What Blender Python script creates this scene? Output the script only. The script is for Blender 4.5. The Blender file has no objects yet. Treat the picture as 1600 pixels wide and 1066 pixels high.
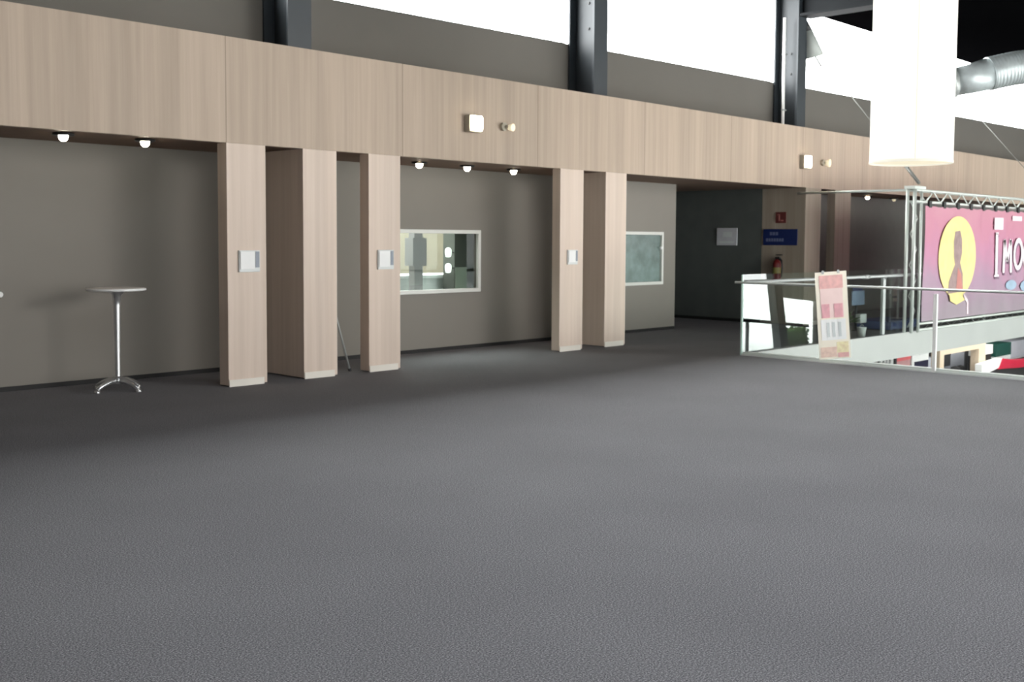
import bpy, bmesh, math, random
from mathutils import Vector, Matrix
random.seed(7)
sc = bpy.context.scene
COL = sc.collection
PI = math.pi

# ------------------------------------------------------------------ materials
def srgb(r, g, b):
    def f(c):
        c /= 255.0
        return c / 12.92 if c <= .04045 else ((c + .055) / 1.055) ** 2.4
    return (f(r), f(g), f(b), 1.0)

def new_mat(name):
    m = bpy.data.materials.new(name); m.use_nodes = True
    nt = m.node_tree
    b = nt.nodes.get('Principled BSDF')
    return m, nt, b

def mat(name, col, rough=.6, metal=0., vary=.06, scale=4., emit=None, estr=0., spec=.5):
    m, nt, b = new_mat(name)
    c = srgb(*col)
    geo = nt.nodes.new('ShaderNodeNewGeometry')
    nz = nt.nodes.new('ShaderNodeTexNoise'); nz.inputs['Scale'].default_value = scale
    nz.inputs['Detail'].default_value = 3
    rp = nt.nodes.new('ShaderNodeValToRGB')
    rp.color_ramp.elements[0].position = .3; rp.color_ramp.elements[1].position = .7
    rp.color_ramp.elements[0].color = (c[0]*(1-vary), c[1]*(1-vary), c[2]*(1-vary), 1)
    rp.color_ramp.elements[1].color = (min(1, c[0]*(1+vary)), min(1, c[1]*(1+vary)), min(1, c[2]*(1+vary)), 1)
    nt.links.new(geo.outputs['Position'], nz.inputs['Vector'])
    nt.links.new(nz.outputs['Fac'], rp.inputs['Fac'])
    nt.links.new(rp.outputs['Color'], b.inputs['Base Color'])
    b.inputs['Roughness'].default_value = rough
    b.inputs['Metallic'].default_value = metal
    b.inputs['Specular IOR Level'].default_value = spec
    if emit:
        b.inputs['Emission Color'].default_value = srgb(*emit)
        b.inputs['Emission Strength'].default_value = estr
    return m

def timber_mat(name, cols, seam=False):
    m, nt, b = new_mat(name); L = nt.links.new; N = nt.nodes.new
    geo = N('ShaderNodeNewGeometry')
    mp = N('ShaderNodeMapping'); mp.inputs['Scale'].default_value = (16, 16, .35)
    L(geo.outputs['Position'], mp.inputs['Vector'])
    n1 = N('ShaderNodeTexNoise'); n1.inputs['Scale'].default_value = 1.0; n1.inputs['Detail'].default_value = 4
    n1.inputs['Roughness'].default_value = .65
    L(mp.outputs['Vector'], n1.inputs['Vector'])
    rp = N('ShaderNodeValToRGB'); e = rp.color_ramp.elements
    e[0].position = .25; e[0].color = srgb(*cols[0])
    e[1].position = .75; e[1].color = srgb(*cols[2])
    k = e.new(.5); k.color = srgb(*cols[1])
    L(n1.outputs['Fac'], rp.inputs['Fac'])
    # broad plank to plank tone
    mp2 = N('ShaderNodeMapping'); mp2.inputs['Scale'].default_value = (3.3, 3.3, .05)
    L(geo.outputs['Position'], mp2.inputs['Vector'])
    n2 = N('ShaderNodeTexNoise'); n2.inputs['Scale'].default_value = 1.0; n2.inputs['Detail'].default_value = 1
    L(mp2.outputs['Vector'], n2.inputs['Vector'])
    mr = N('ShaderNodeMapRange'); mr.inputs['From Min'].default_value = .3; mr.inputs['From Max'].default_value = .7
    mr.inputs['To Min'].default_value = .93; mr.inputs['To Max'].default_value = 1.06
    L(n2.outputs['Fac'], mr.inputs['Value'])
    mul = N('ShaderNodeMix'); mul.data_type = 'RGBA'; mul.blend_type = 'MULTIPLY'; mul.inputs['Factor'].default_value = 1
    L(rp.outputs['Color'], mul.inputs[6]); L(mr.outputs['Result'], mul.inputs[7])
    out = mul.outputs[2]
    if seam:
        sx = N('ShaderNodeSeparateXYZ'); L(geo.outputs['Position'], sx.inputs['Vector'])
        a = N('ShaderNodeMath'); a.operation = 'SUBTRACT'; a.inputs[1].default_value = 6.21 - 2.44 * 10
        L(sx.outputs['X'], a.inputs[0])
        md = N('ShaderNodeMath'); md.operation = 'MODULO'; md.inputs[1].default_value = 2.44
        L(a.outputs[0], md.inputs[0])
        lt = N('ShaderNodeMath'); lt.operation = 'LESS_THAN'; lt.inputs[1].default_value = .014
        L(md.outputs[0], lt.inputs[0])
        mx = N('ShaderNodeMix'); mx.data_type = 'RGBA'
        sf = N('ShaderNodeMath'); sf.operation = 'MULTIPLY'; sf.inputs[1].default_value = .45
        L(lt.outputs[0], sf.inputs[0]); L(sf.outputs[0], mx.inputs['Factor'])
        L(out, mx.inputs[6]); mx.inputs[7].default_value = srgb(90, 75, 60)
        out = mx.outputs[2]
    L(out, b.inputs['Base Color'])
    b.inputs['Roughness'].default_value = .55
    b.inputs['Specular IOR Level'].default_value = .25
    bp = N('ShaderNodeBump'); bp.inputs['Strength'].default_value = .08; bp.inputs['Distance'].default_value = .01
    L(n1.outputs['Fac'], bp.inputs['Height']); L(bp.outputs['Normal'], b.inputs['Normal'])
    return m

def carpet_mat():
    m, nt, b = new_mat('carpet'); L = nt.links.new; N = nt.nodes.new
    geo = N('ShaderNodeNewGeometry')
    n1 = N('ShaderNodeTexNoise'); n1.inputs['Scale'].default_value = 130; n1.inputs['Detail'].default_value = 3
    n1.inputs['Roughness'].default_value = .7
    n2 = N('ShaderNodeTexNoise'); n2.inputs['Scale'].default_value = .7; n2.inputs['Detail'].default_value = 2
    n3 = N('ShaderNodeTexVoronoi'); n3.inputs['Scale'].default_value = 42
    for n in (n1, n2, n3): L(geo.outputs['Position'], n.inputs['Vector'])
    rp = N('ShaderNodeValToRGB'); e = rp.color_ramp.elements
    e[0].position = .34; e[0].color = srgb(*CARPET[0])
    e[1].position = .70; e[1].color = srgb(*CARPET[2])
    k = e.new(.52); k.color = srgb(*CARPET[1])
    L(n1.outputs['Fac'], rp.inputs['Fac'])
    mr = N('ShaderNodeMapRange'); mr.inputs['From Min'].default_value = .3; mr.inputs['From Max'].default_value = .7
    mr.inputs['To Min'].default_value = .94; mr.inputs['To Max'].default_value = 1.06
    L(n2.outputs['Fac'], mr.inputs['Value'])
    mul = N('ShaderNodeMix'); mul.data_type = 'RGBA'; mul.blend_type = 'MULTIPLY'; mul.inputs['Factor'].default_value = 1
    L(rp.outputs['Color'], mul.inputs[6]); L(mr.outputs['Result'], mul.inputs[7])
    # scattered pale flecks
    lt = N('ShaderNodeMath'); lt.operation = 'LESS_THAN'; lt.inputs[1].default_value = .11
    L(n3.outputs['Distance'], lt.inputs[0])
    sf = N('ShaderNodeMath'); sf.operation = 'MULTIPLY'; sf.inputs[1].default_value = .22
    L(lt.outputs[0], sf.inputs[0])
    mx = N('ShaderNodeMix'); mx.data_type = 'RGBA'; L(sf.outputs[0], mx.inputs['Factor'])
    L(mul.outputs[2], mx.inputs[6]); mx.inputs[7].default_value = srgb(150, 148, 150)
    L(mx.outputs[2], b.inputs['Base Color'])
    b.inputs['Roughness'].default_value = .95; b.inputs['Specular IOR Level'].default_value = .1
    bp = N('ShaderNodeBump'); bp.inputs['Strength'].default_value = .12; bp.inputs['Distance'].default_value = .006
    L(n1.outputs['Fac'], bp.inputs['Height']); L(bp.outputs['Normal'], b.inputs['Normal'])
    return m

def glass_mat(name, tint=(.93, .97, .95), ior=1.5, boost=1.0, rough=0.0):
    """thin pane: clear transmission with a Fresnel mirror on top"""
    m = bpy.data.materials.new(name); m.use_nodes = True
    nt = m.node_tree; nt.nodes.clear(); N = nt.nodes.new; L = nt.links.new
    out = N('ShaderNodeOutputMaterial')
    tr = N('ShaderNodeBsdfTransparent'); tr.inputs['Color'].default_value = (*tint, 1)
    gl = N('ShaderNodeBsdfGlossy'); gl.inputs['Roughness'].default_value = rough
    nz = N('ShaderNodeTexNoise'); nz.inputs['Scale'].default_value = .6
    geo = N('ShaderNodeNewGeometry'); L(geo.outputs['Position'], nz.inputs['Vector'])
    bp = N('ShaderNodeBump'); bp.inputs['Strength'].default_value = .02; bp.inputs['Distance'].default_value = .02
    L(nz.outputs['Fac'], bp.inputs['Height']); L(bp.outputs['Normal'], gl.inputs['Normal'])
    # Schlick reflectance that treats both sides of the thin pane alike
    dt = N('ShaderNodeVectorMath'); dt.operation = 'DOT_PRODUCT'
    L(geo.outputs['Normal'], dt.inputs[0]); L(geo.outputs['Incoming'], dt.inputs[1])
    ab = N('ShaderNodeMath'); ab.operation = 'ABSOLUTE'; L(dt.outputs['Value'], ab.inputs[0])
    iv = N('ShaderNodeMath'); iv.operation = 'SUBTRACT'; iv.inputs[0].default_value = 1; L(ab.outputs[0], iv.inputs[1])
    pw = N('ShaderNodeMath'); pw.operation = 'POWER'; pw.inputs[1].default_value = 5; L(iv.outputs[0], pw.inputs[0])
    r0 = ((ior-1)/(ior+1))**2
    mu = N('ShaderNodeMath'); mu.operation = 'MULTIPLY_ADD'; mu.use_clamp = True
    mu.inputs[1].default_value = (1-r0)*boost; mu.inputs[2].default_value = r0*boost
    L(pw.outputs[0], mu.inputs[0])
    mx = N('ShaderNodeMixShader')
    L(mu.outputs[0], mx.inputs['Fac']); L(tr.outputs[0], mx.inputs[1]); L(gl.outputs[0], mx.inputs[2])
    L(mx.outputs[0], out.inputs['Surface'])
    return m

SKY_N, SKY_S = 20.0, 6.5
CARPET = [(76, 75, 80), (128, 127, 130), (184, 182, 185)]
M = {}
M['timber'] = timber_mat('pale_timber', [(202, 184, 169), (210, 192, 177), (217, 200, 186)])
M['timber_shaded'] = timber_mat('pale_timber_shaded', [(150, 138, 124), (160, 148, 134), (169, 158, 144)])  # shade on the two far pillars put into a darker timber colour
M['timber_fascia'] = timber_mat('pale_timber_fascia', [(170, 152, 135), (179, 161, 144), (188, 170, 153)], True)
M['timber_dim'] = timber_mat('brown_timber', [(124, 104, 88), (138, 118, 101), (150, 130, 112)])
M['carpet'] = carpet_mat()
M['grey_wall'] = mat('grey_wall_paint', (133, 128, 121), .8, vary=.03, scale=.8, spec=.2)
M['band'] = mat('grey_band_darkened', (104, 101, 96), .8, vary=.03, scale=.8, spec=.2)  # wall grey darkened to offset the stronger light up here
M['dark_wall'] = mat('dark_grey_wall', (114, 114, 109), .85, vary=.04, spec=.15)
M['corridor'] = mat('black_corridor_paint', (92, 96, 94), .9, vary=.05, spec=.1)
M['soffit'] = mat('soffit_brown', (128, 108, 95), .8, vary=.05, spec=.15)
M['black'] = mat('black_skirting', (26, 25, 25), .7)
M['ceiling'] = mat('black_ceiling', (8, 8, 9), 1., vary=.1, spec=0.)
M['beam'] = mat('painted_steel_beam', (22, 25, 28), .7, vary=.08, spec=.2)
M['steel'] = mat('blue_grey_steel', (46, 52, 57), .5, vary=.06)
M['plinth'] = mat('pale_metal_plinth', (222, 216, 205), .4, vary=.03)
M['white'] = mat('white_paint', (232, 232, 230), .5, vary=.02)
M['offwhite'] = mat('offwhite_panel', (214, 217, 215), .55, vary=.03)
M['slab'] = mat('white_slab_edge', (174, 176, 173), .6, vary=.04, scale=1.5)
M['grey_strip'] = mat('grey_plate_strip', (138, 145, 155), .5)
M['chrome'] = mat('brushed_aluminium', (226, 226, 226), .28, .9, vary=.03)
M['alu'] = mat('matt_aluminium', (172, 176, 174), .45, .4, vary=.03)
M['table_top'] = mat('pale_laminate', (236, 232, 226), .3, vary=.02)
M['frame'] = mat('white_window_frame', (214, 214, 208), .45, vary=.02)
M['lamp'] = mat('warm_lens', (255, 250, 235), .4, emit=(255, 248, 228), estr=14)
M['downlight'] = mat('warm_downlight', (255, 250, 235), .4, emit=(255, 244, 220), estr=30)
M['lamp_dim'] = mat('dim_lens', (226, 216, 190), .4, emit=(255, 240, 205), estr=.5)
M['downlight_dim'] = mat('dim_downlight_lens', (200, 190, 160), .4, emit=(255, 240, 205), estr=.5)
M['rim'] = mat('black_downlight_rim', (24, 24, 24), .4)
M['housing'] = mat('beige_lamp_housing', (176, 168, 152), .5)
M['shade'] = mat('white_fabric_shade', (150, 148, 142), .8, emit=(255, 253, 246), estr=.93, vary=.02)
M['shade_base'] = mat('shade_diffuser', (150, 144, 130), .8, emit=(255, 244, 214), estr=.85)
M['seam'] = mat('shade_seam', (150, 146, 138), .8, emit=(255, 250, 232), estr=.76)
M['duct'] = mat('galvanised_duct', (186, 194, 195), .42, .35, vary=.08, scale=9)
M['dark_metal'] = mat('dark_metal', (44, 46, 48), .5)
M['flood'] = mat('grey_floodlight', (176, 182, 178), .5)
M['cable'] = mat('grey_cable', (110, 110, 105), .6)
M['railglass'] = glass_mat('balustrade_glass', (.94, .97, .96), 1.6, 1.3)
M['railglass_clear'] = glass_mat('balustrade_glass_clear', (.95, .97, .96), 1.45, .6)
M['skyglass'] = glass_mat('window_glass', (.97, .98, .98), 1.4)
M['officeglass'] = glass_mat('office_glass', (.82, .86, .84), 1.5, .3)
M['edgeglass'] = mat('glass_edge', (205, 232, 222), .25, vary=.02)
M['frost'] = mat('frosted_office_glass', (122, 140, 136), .25, vary=.22, scale=5)
M['truss'] = mat('truss_aluminium', (206, 212, 206), .45, .3)
M['truss_dark'] = mat('truss_dark_tie', (46, 48, 46), .6)  # dark tone for the bottom bracing and banner ties
M['emblem'] = mat('yellow_oval', (232, 214, 142), .6, vary=.08, scale=6)
M['figure'] = mat('brown_figure', (148, 126, 124), .7, vary=.15, scale=8)
M['figure_red'] = mat('red_robe', (186, 122, 114), .7, vary=.1)
M['letter'] = mat('white_letters', (246, 236, 240), .6)
M['lettershade'] = mat('letter_shadow', (128, 104, 122), .7)
M['bluish'] = mat('pale_blue_print', (150, 172, 190), .7, vary=.1)
M['pinkblock'] = mat('pale_pink_print', (236, 214, 222), .7)
M['poster'] = mat('cream_poster', (255, 246, 230), .6, vary=.02, scale=8)
M['poster_red'] = mat('poster_pink_red', (240, 188, 184), .6, vary=.12, scale=14)
M['poster_rose'] = mat('poster_rose', (236, 176, 184), .6, vary=.1, scale=14)
M['poster_pale'] = mat('poster_pale_pink', (252, 222, 218), .6)
M['poster_white'] = mat('poster_white', (252, 253, 252), .6)
M['poster_grey'] = mat('poster_grey_text', (216, 222, 222), .6)
M['poster_yellow'] = mat('poster_yellow', (252, 232, 190), .6, vary=.15, scale=20)
M['poster_orange'] = mat('poster_orange', (248, 214, 198), .6, vary=.15, scale=20)
M['blue_sign'] = mat('navy_sign', (20, 38, 92), .4, vary=.08)
M['sign_text'] = mat('sign_lettering', (104, 112, 146), .5)
M['red'] = mat('signal_red', (104, 48, 46), .4)
M['deep_red'] = mat('extinguisher_red', (110, 30, 30), .35)
M['yellow'] = mat('label_yellow', (128, 120, 66), .5)
M['paper'] = mat('grey_paper', (205, 206, 212), .7, vary=.05)
M['navy'] = mat('navy_blue', (56, 64, 104), .6)
M['blue'] = mat('blue_cloth', (62, 78, 132), .7, vary=.1)
M['slate'] = mat('slate_blue', (128, 144, 168), .6, vary=.08)
M['leaf'] = mat('leaf_green', (58, 92, 36), .6, vary=.3, scale=30)
M['hedge'] = mat('hedge_green', (118, 150, 92), .6, vary=.3, scale=30)
M['olive'] = mat('olive', (104, 110, 62), .7, vary=.1)
M['booth_red'] = mat('booth_red', (214, 96, 100), .5)
M['booth_pink'] = mat('booth_grey_pink', (186, 140, 140), .6)
M['crimson'] = mat('crimson', (196, 40, 66), .4)
M['birch'] = mat('birch_ply', (216, 196, 172), .6, vary=.05)
M['booth_grey'] = mat('booth_grey', (168, 170, 178), .6)
M['screen'] = mat('dark_screen', (44, 42, 64), .25)
M['charcoal'] = mat('charcoal', (48, 48, 48), .6)
M['teal'] = mat('bottle_green_glass', (36, 78, 70), .2)
M['lower_floor'] = mat('lower_floor_grey', (128, 130, 130), .6)
M['lower_wall'] = mat('lower_wall_dark', (84, 88, 86), .8)
M['pavement'] = mat('pale_pavement', (226, 228, 226), .9, vary=.05, scale=.3)
M['beige'] = mat('office_beige', (178, 172, 154), .8, vary=.06)
M['office_grey'] = mat('office_post_grey', (112, 112, 112), .6)
M['office_white'] = mat('office_counter_white', (214, 222, 220), .5)
M['cab_dark'] = mat('office_cabinet_dark', (66, 70, 64), .6)
M['cab_green'] = mat('office_cabinet_grey_green', (140, 150, 138), .6)
M['facade'] = mat('dark_facade_frame', (56, 62, 62), .5)
M['spandrel'] = mat('olive_grey_spandrel', (196, 202, 184), .7)
M['officeglint'] = mat('office_glint_glow', (255, 255, 250), .4, emit=(250, 255, 250), estr=2.5)

def banner_mat():
    m, nt, b = new_mat('magenta_banner_print'); L = nt.links.new; N = nt.nodes.new
    geo = N('ShaderNodeNewGeometry'); sx = N('ShaderNodeSeparateXYZ'); L(geo.outputs['Position'], sx.inputs['Vector'])
    nz = N('ShaderNodeTexNoise'); nz.inputs['Scale'].default_value = 2.2; nz.inputs['Detail'].default_value = 4
    L(geo.outputs['Position'], nz.inputs['Vector'])
    mr = N('ShaderNodeMapRange'); mr.inputs['From Min'].default_value = .3; mr.inputs['From Max'].default_value = 2.2
    L(sx.outputs['Z'], mr.inputs['Value'])
    ad = N('ShaderNodeMath'); ad.operation = 'ADD'
    s = N('ShaderNodeMath'); s.operation = 'MULTIPLY_ADD'; s.inputs[1].default_value = .5; s.inputs[2].default_value = -.25
    L(nz.outputs['Fac'], s.inputs[0]); L(mr.outputs[0], ad.inputs[0]); L(s.outputs[0], ad.inputs[1])
    rp = N('ShaderNodeValToRGB'); e = rp.color_ramp.elements
    e[0].position = .0; e[0].color = srgb(150, 134, 144)
    e[1].position = 1.0; e[1].color = srgb(188, 130, 146)
    for p_, c_ in ((.3, (158, 128, 148)), (.6, (182, 124, 150)), (.8, (186, 124, 144))):
        k = e.new(p_); k.color = srgb(*c_)
    L(ad.outputs[0], rp.inputs['Fac']); L(rp.outputs['Color'], b.inputs['Base Color'])
    b.inputs['Roughness'].default_value = .55
    return m
M['banner'] = banner_mat()

# ------------------------------------------------------------------ mesh builder
class MB:
    def __init__(self): self.bm = bmesh.new()
    def face(self, pts, smooth=False):
        f = self.bm.faces.new([self.bm.verts.new(p) for p in pts]); f.smooth = smooth; return f
    def box(self, x0, x1, y0, y1, z0, z1, bev=0):
        v = [self.bm.verts.new((x, y, z)) for x in (x0, x1) for y in (y0, y1) for z in (z0, z1)]
        fs = [self.bm.faces.new([v[i] for i in q]) for q in
              ((0,1,3,2), (4,6,7,5), (0,4,5,1), (2,3,7,6), (0,2,6,4), (1,5,7,3))]
        if bev:
            es = {e for f in fs for e in f.edges}
            bmesh.ops.bevel(self.bm, geom=list(es), offset=bev, segments=2, affect='EDGES', profile=.5)
        return self
    def prism(self, pts, d):
        """closed polygon (3-D points) pushed along vector d"""
        d = Vector(d); n = len(pts)
        a = [self.bm.verts.new(p) for p in pts]; b = [self.bm.verts.new(Vector(p) + d) for p in pts]
        self.bm.faces.new(a); self.bm.faces.new(b[::-1])
        for i in range(n):
            self.bm.faces.new((a[i], b[i], b[(i+1) % n], a[(i+1) % n]))
        return self
    def tube(self, pts, r, seg=12, caps=True):
        pts = [Vector(p) for p in pts]; n = len(pts)
        rs = r if isinstance(r, (list, tuple)) else [r] * n
        rings = []; ref = None
        for i, p in enumerate(pts):
            t = (pts[min(i+1, n-1)] - pts[max(i-1, 0)])
            t.normalize()
            if ref is None:
                ref = Vector((0, 0, 1)) if abs(t.z) < .9 else Vector((1, 0, 0))
            u = t.cross(ref).normalized(); w = u.cross(t).normalized(); ref = w
            rings.append([self.bm.verts.new(p + (u * math.cos(2*PI*k/seg) + w * math.sin(2*PI*k/seg)) * rs[i]) for k in range(seg)])
        for i in range(n-1):
            for k in range(seg):
                f = self.bm.faces.new((rings[i][k], rings[i][(k+1) % seg], rings[i+1][(k+1) % seg], rings[i+1][k])); f.smooth = True
        if caps:
            self.bm.faces.new(rings[0][::-1]); self.bm.faces.new(rings[-1])
        return self
    def lathe(self, prof, c=(0, 0, 0), seg=32):
        """prof: (r, z) pairs about the vertical axis through c"""
        c = Vector(c); rings = []
        for r, z in prof:
            if r < 1e-6: rings.append([self.bm.verts.new(c + Vector((0, 0, z)))])
            else: rings.append([self.bm.verts.new(c + Vector((r*math.cos(2*PI*k/seg), r*math.sin(2*PI*k/seg), z))) for k in range(seg)])
        for a, b in zip(rings, rings[1:]):
            for k in range(seg):
                q = [a[k % len(a)], a[(k+1) % len(a)], b[(k+1) % len(b)], b[k % len(b)]]
                q = list(dict.fromkeys(q))
                if len(q) > 2:
                    f = self.bm.faces.new(q); f.smooth = True
        return self
    def ribbon(self, pts, w, y, t=.006):
        """flat stroke in the x-z plane"""
        for (a, b) in zip(pts, pts[1:]):
            wa, wb = (w, w) if not isinstance(w, tuple) else w
            d = Vector((b[0]-a[0], 0, b[1]-a[1])).normalized(); n = Vector((-d.z, 0, d.x))
            A = Vector((a[0], y, a[1])); B = Vector((b[0], y, b[1]))
            self.prism([A + n*wa/2, A - n*wa/2, B - n*wb/2, B + n*wb/2], (0, -t, 0))
        return self
    def disc(self, c, rx, rz, y, t, seg=40):
        pts = [(c[0] + rx*math.cos(2*PI*k/seg), y, c[1] + rz*math.sin(2*PI*k/seg)) for k in range(seg)]
        return self.prism(pts, (0, -t, 0))
    def build(self, name, m, parent=None, bevel=0):
        bmesh.ops.recalc_face_normals(self.bm, faces=self.bm.faces)
        me = bpy.data.meshes.new(name); self.bm.to_mesh(me); self.bm.free()
        o = bpy.data.objects.new(name, me); COL.objects.link(o); me.materials.append(m)
        if parent is not None:
            me.transform(Matrix.Translation(-world_loc(parent)))
            o.parent = parent
        if bevel:
            b = o.modifiers.new('bevel', 'BEVEL'); b.width = bevel; b.segments = 2; b.limit_method = 'ANGLE'
        return o

def world_loc(o):
    v = Vector(o.location)
    while o.parent: o = o.parent; v = v + Vector(o.location)
    return v

def tag(o, label=None, cat=None, group=None, kind=None):
    if label: o['label'] = label
    if cat: o['category'] = cat
    if group: o['group'] = group
    if kind: o['kind'] = kind
    return o
def thing(name, loc, label, cat, group=None):
    o = bpy.data.objects.new(name, None); COL.objects.link(o); o.location = loc; o.empty_display_size = .1
    return tag(o, label, cat, group)
def dup(root, loc, label=None, group=None):
    r = root.copy(); COL.objects.link(r); r.location = loc
    if label: r['label'] = label
    if group: r['group'] = group
    for ch in list(root.children):
        c = ch.copy(); COL.objects.link(c); c.parent = r
        for g in ch.children:
            d = g.copy(); COL.objects.link(d); d.parent = c
    return r
def struct(name, mb, m, **k):
    return tag(mb.build(name, m, **k), kind='structure')

# ------------------------------------------------------------------ measured layout (metres)
W = 10.205      # front plane of the timber portals
B = 11.495      # grey back wall
H = 2.618       # underside of fascia
T = 3.731       # top of fascia
X0 = 13.16      # floor edge at the void
Y0 = 8.18       # edge of the walkway beyond the void
ZC = 6.46       # ceiling
ZL = -4.7       # lower hall floor
XL, XR, YF = -5.0, 62.0, -10.0
def sill(x): return 4.672 + (x - 8.6) * .0115
def head(x): return 6.40 + (x - 21.6) * .016

# ------------------------------------------------------------------ setting
struct('floor', MB().box(XL, X0, YF, 16.2, -.42, 0).box(X0, XR, Y0, 16.2, -.42, 0).box(XL, XR, 16.2, 32.2, -.42, 0), M['carpet'])
struct('trim_1', MB().box(X0-.01, X0+.09, YF, Y0-.035, -.42, .045), M['white'])       # steel angle at the floor edge
struct('trim_2', MB().box(X0, XR, Y0-.035, Y0, -.42, .015), M['slab'])                # white edge of the walkway
struct('lower_floor', MB().box(XL, XR, YF, 32, ZL-.2, ZL), M['lower_floor'])
struct('lower_wall', MB().box(XL, XR, 32, 32.2, ZL, -.42).box(XL-.2, XL, YF, 32, ZL, -.42).box(XR, XR+.2, YF, 32, ZL, -.42), M['lower_wall'])
struct('ceiling', MB().box(XL, XR, YF, B+.3, ZC+.35, ZC+.55).box(20.0, XR, YF, B+.12, ZC-.02, ZC+.34), M['ceiling'])
struct('wall_left', MB().box(XL-.2, XL, YF, 16.2, 0, ZC+.5), M['grey_wall'])
struct('wall_right', MB().box(XR, XR+.2, YF, 16.2, -.42, ZC+.5), M['dark_wall'])
struct('wall_rear', MB().box(XL, -2.0, YF-.2, YF, 0, ZC+.5).box(49.4, XR, YF-.2, YF, ZL, ZC+.5), M['dark_wall'])

# back wall with the two office windows cut out, band above continuing up to the clerestory sill
W1 = (9.30, 11.24, .83, 1.74); W2 = (13.72, 15.81, .82, 1.755)
bw = MB()
bw.box(XL, W1[0], B, B+.12, 0, H+.02)
bw.box(W1[0], W1[1], B, B+.12, 0, W1[2]); bw.box(W1[0], W1[1], B, B+.12, W1[3], H+.02)
bw.box(W1[1], W2[0], B, B+.12, 0, H+.02)
bw.box(W2[0], W2[1], B, B+.12, 0, W2[2]); bw.box(W2[0], W2[1], B, B+.12, W2[3], H+.02)
bw.box(W2[1], 16.21, B, B+.12, 0, H+.02)
bw.box(16.09, 16.21, B+.12, 16.0, 0, H+.02)
struct('wall_back', bw, M['grey_wall'])
ub = MB(); cx0 = 4.6
ub.prism([(XL, B, sill(XL)-.2), (cx0, B, sill(XL)-.2), (cx0, B, ZC+.5), (XL, B, ZC+.5)], (0, .12, 0))  # unseen solid end bay, sized to darken the floor at left
ub.prism([(XL, B, H+.08), (XR, B, H+.08), (XR, B, sill(46)), (46, B, sill(46)), (XL, B, sill(XL))], (0, .12, 0))
struct('wall_upper', ub, M['band'])
struct('wall_alcove', MB().box(18.72, XR, B, B+.12, 0, H+.02), M['dark_wall'])  # alcove's weaker light put into the darker wall colour
struct('wall_corridor', MB().box(18.57, 18.69, W+.93, 16.0, 0, H+.02).box(16.09, 18.69, 16.0, 16.12, 0, H+.02), M['corridor'])
struct('baseboard_back', MB().box(XL, 16.2, B-.012, B, 0, .05), M['black'])
struct('baseboard_corridor', MB().box(18.558, 18.57, W+.93, 16, 0, .06), M['black'])
struct('soffit', MB().box(XL, XR, W+.09, B+.12, H, H+.08).box(16.09, 18.69, B+.12, 16.12, H, H+.08), M['soffit'])
struct('wall_fascia', MB().box(XL, XR, W, W+.09, H-.004, T), M['timber_fascia'])

# clerestory windows: one pane and its frame between each pair of steel columns
cx = [7.52, 13.20, 19.50, 25.5, 31.4, 46.0]
bays = [(4.6, cx[0])] + [(a+.335, b) for a, b in zip(cx, cx[1:])]
for i, (a, b) in enumerate(bays):
    y = B + .06
    fr = MB()
    za, zb, ta, tb = sill(a), sill(b), ZC+.35, ZC+.35
    if a > 19: ta, tb = ZC-.02, ZC-.02
    fr.prism([(a, y, za), (b, y, zb), (b, y, zb+.025), (a, y, za+.025)], (0, .06, 0))
    w_ = struct(f'window_{i+1}', fr, M['beam'])
    pn = MB(); pn.face([(a, y+.03, za+.025), (b, y+.03, zb+.025), (b, y+.03, tb), (a, y+.03, ta)])
    pn.build('pane', M['skyglass'], w_)

# office windows
def office_window(n, w, glass):
    y0, y1 = B-.035, B+.02; t = .055
    mb = MB()
    mb.box(w[0], w[1], y0, y1, w[3]-t, w[3]).box(w[0], w[1], y0, y1, w[2], w[2]+t)
    mb.box(w[0], w[0]+t, y0, y1, w[2]+t, w[3]-t).box(w[1]-t, w[1], y0, y1, w[2]+t, w[3]-t)
    o = struct(f'window_{n}', mb, M['frame'], bevel=.006)
    g = MB().box(w[0]+t, w[1]-t, B+.01, B+.016, w[2]+t, w[3]-t)
    g.build('pane', glass, o)
    return o
office_window(7, W1, M['officeglass'])
w8 = office_window(8, W2, M['frost'])
MB().lathe([(0, -.03), (.022, -.022), (.03, 0), (.022, .022), (0, .03)], (15.70, B-.05, 1.47), 14).build('white_bead', M['white'], w8)  # small white bead by the right frame edge

# room behind the first office window, its contents added in place of reflections
struct('wall_office', MB().box(8.6, 16.05, 13.9, 14.0, 0, H).box(8.5, 8.6, B+.12, 14.0, 0, H), M['beige'])
cn = thing('counter_shape', (10.8, 12.25, 0), 'white counter shape added for a reflection in the wider office window', 'counter')
MB().box(9.0, 11.52, 11.98, 12.6, 1.02, 1.075, .008).build('worktop', M['office_white'], cn)
MB().box(9.05, 11.47, 12.06, 12.55, 0, 1.02).build('front_panel', M['office_white'], cn)
ps = thing('post_shape', (10.78, 11.78, 0), 'grey square post shape added for a reflection in the wider office window', 'post')
MB().box(10.16, 10.32, 11.72, 11.84, 0, H).build('shaft', M['office_grey'], ps)
MB().box(10.11, 10.37, 11.69, 11.87, 1.22, 1.62).build('sleeve', M['office_grey'], ps)
cb = thing('cabinet_shape', (11.3, 11.8, 0), 'tall dark cabinet shape with grey green lower door added for a reflection in office window', 'cabinet')
MB().box(10.90, 11.75, 11.67, 11.92, 0, 2.1).build('carcass', M['cab_dark'], cb)
MB().box(10.91, 11.13, 11.655, 11.67, .1, 1.19).build('door', M['cab_green'], cb)
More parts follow.
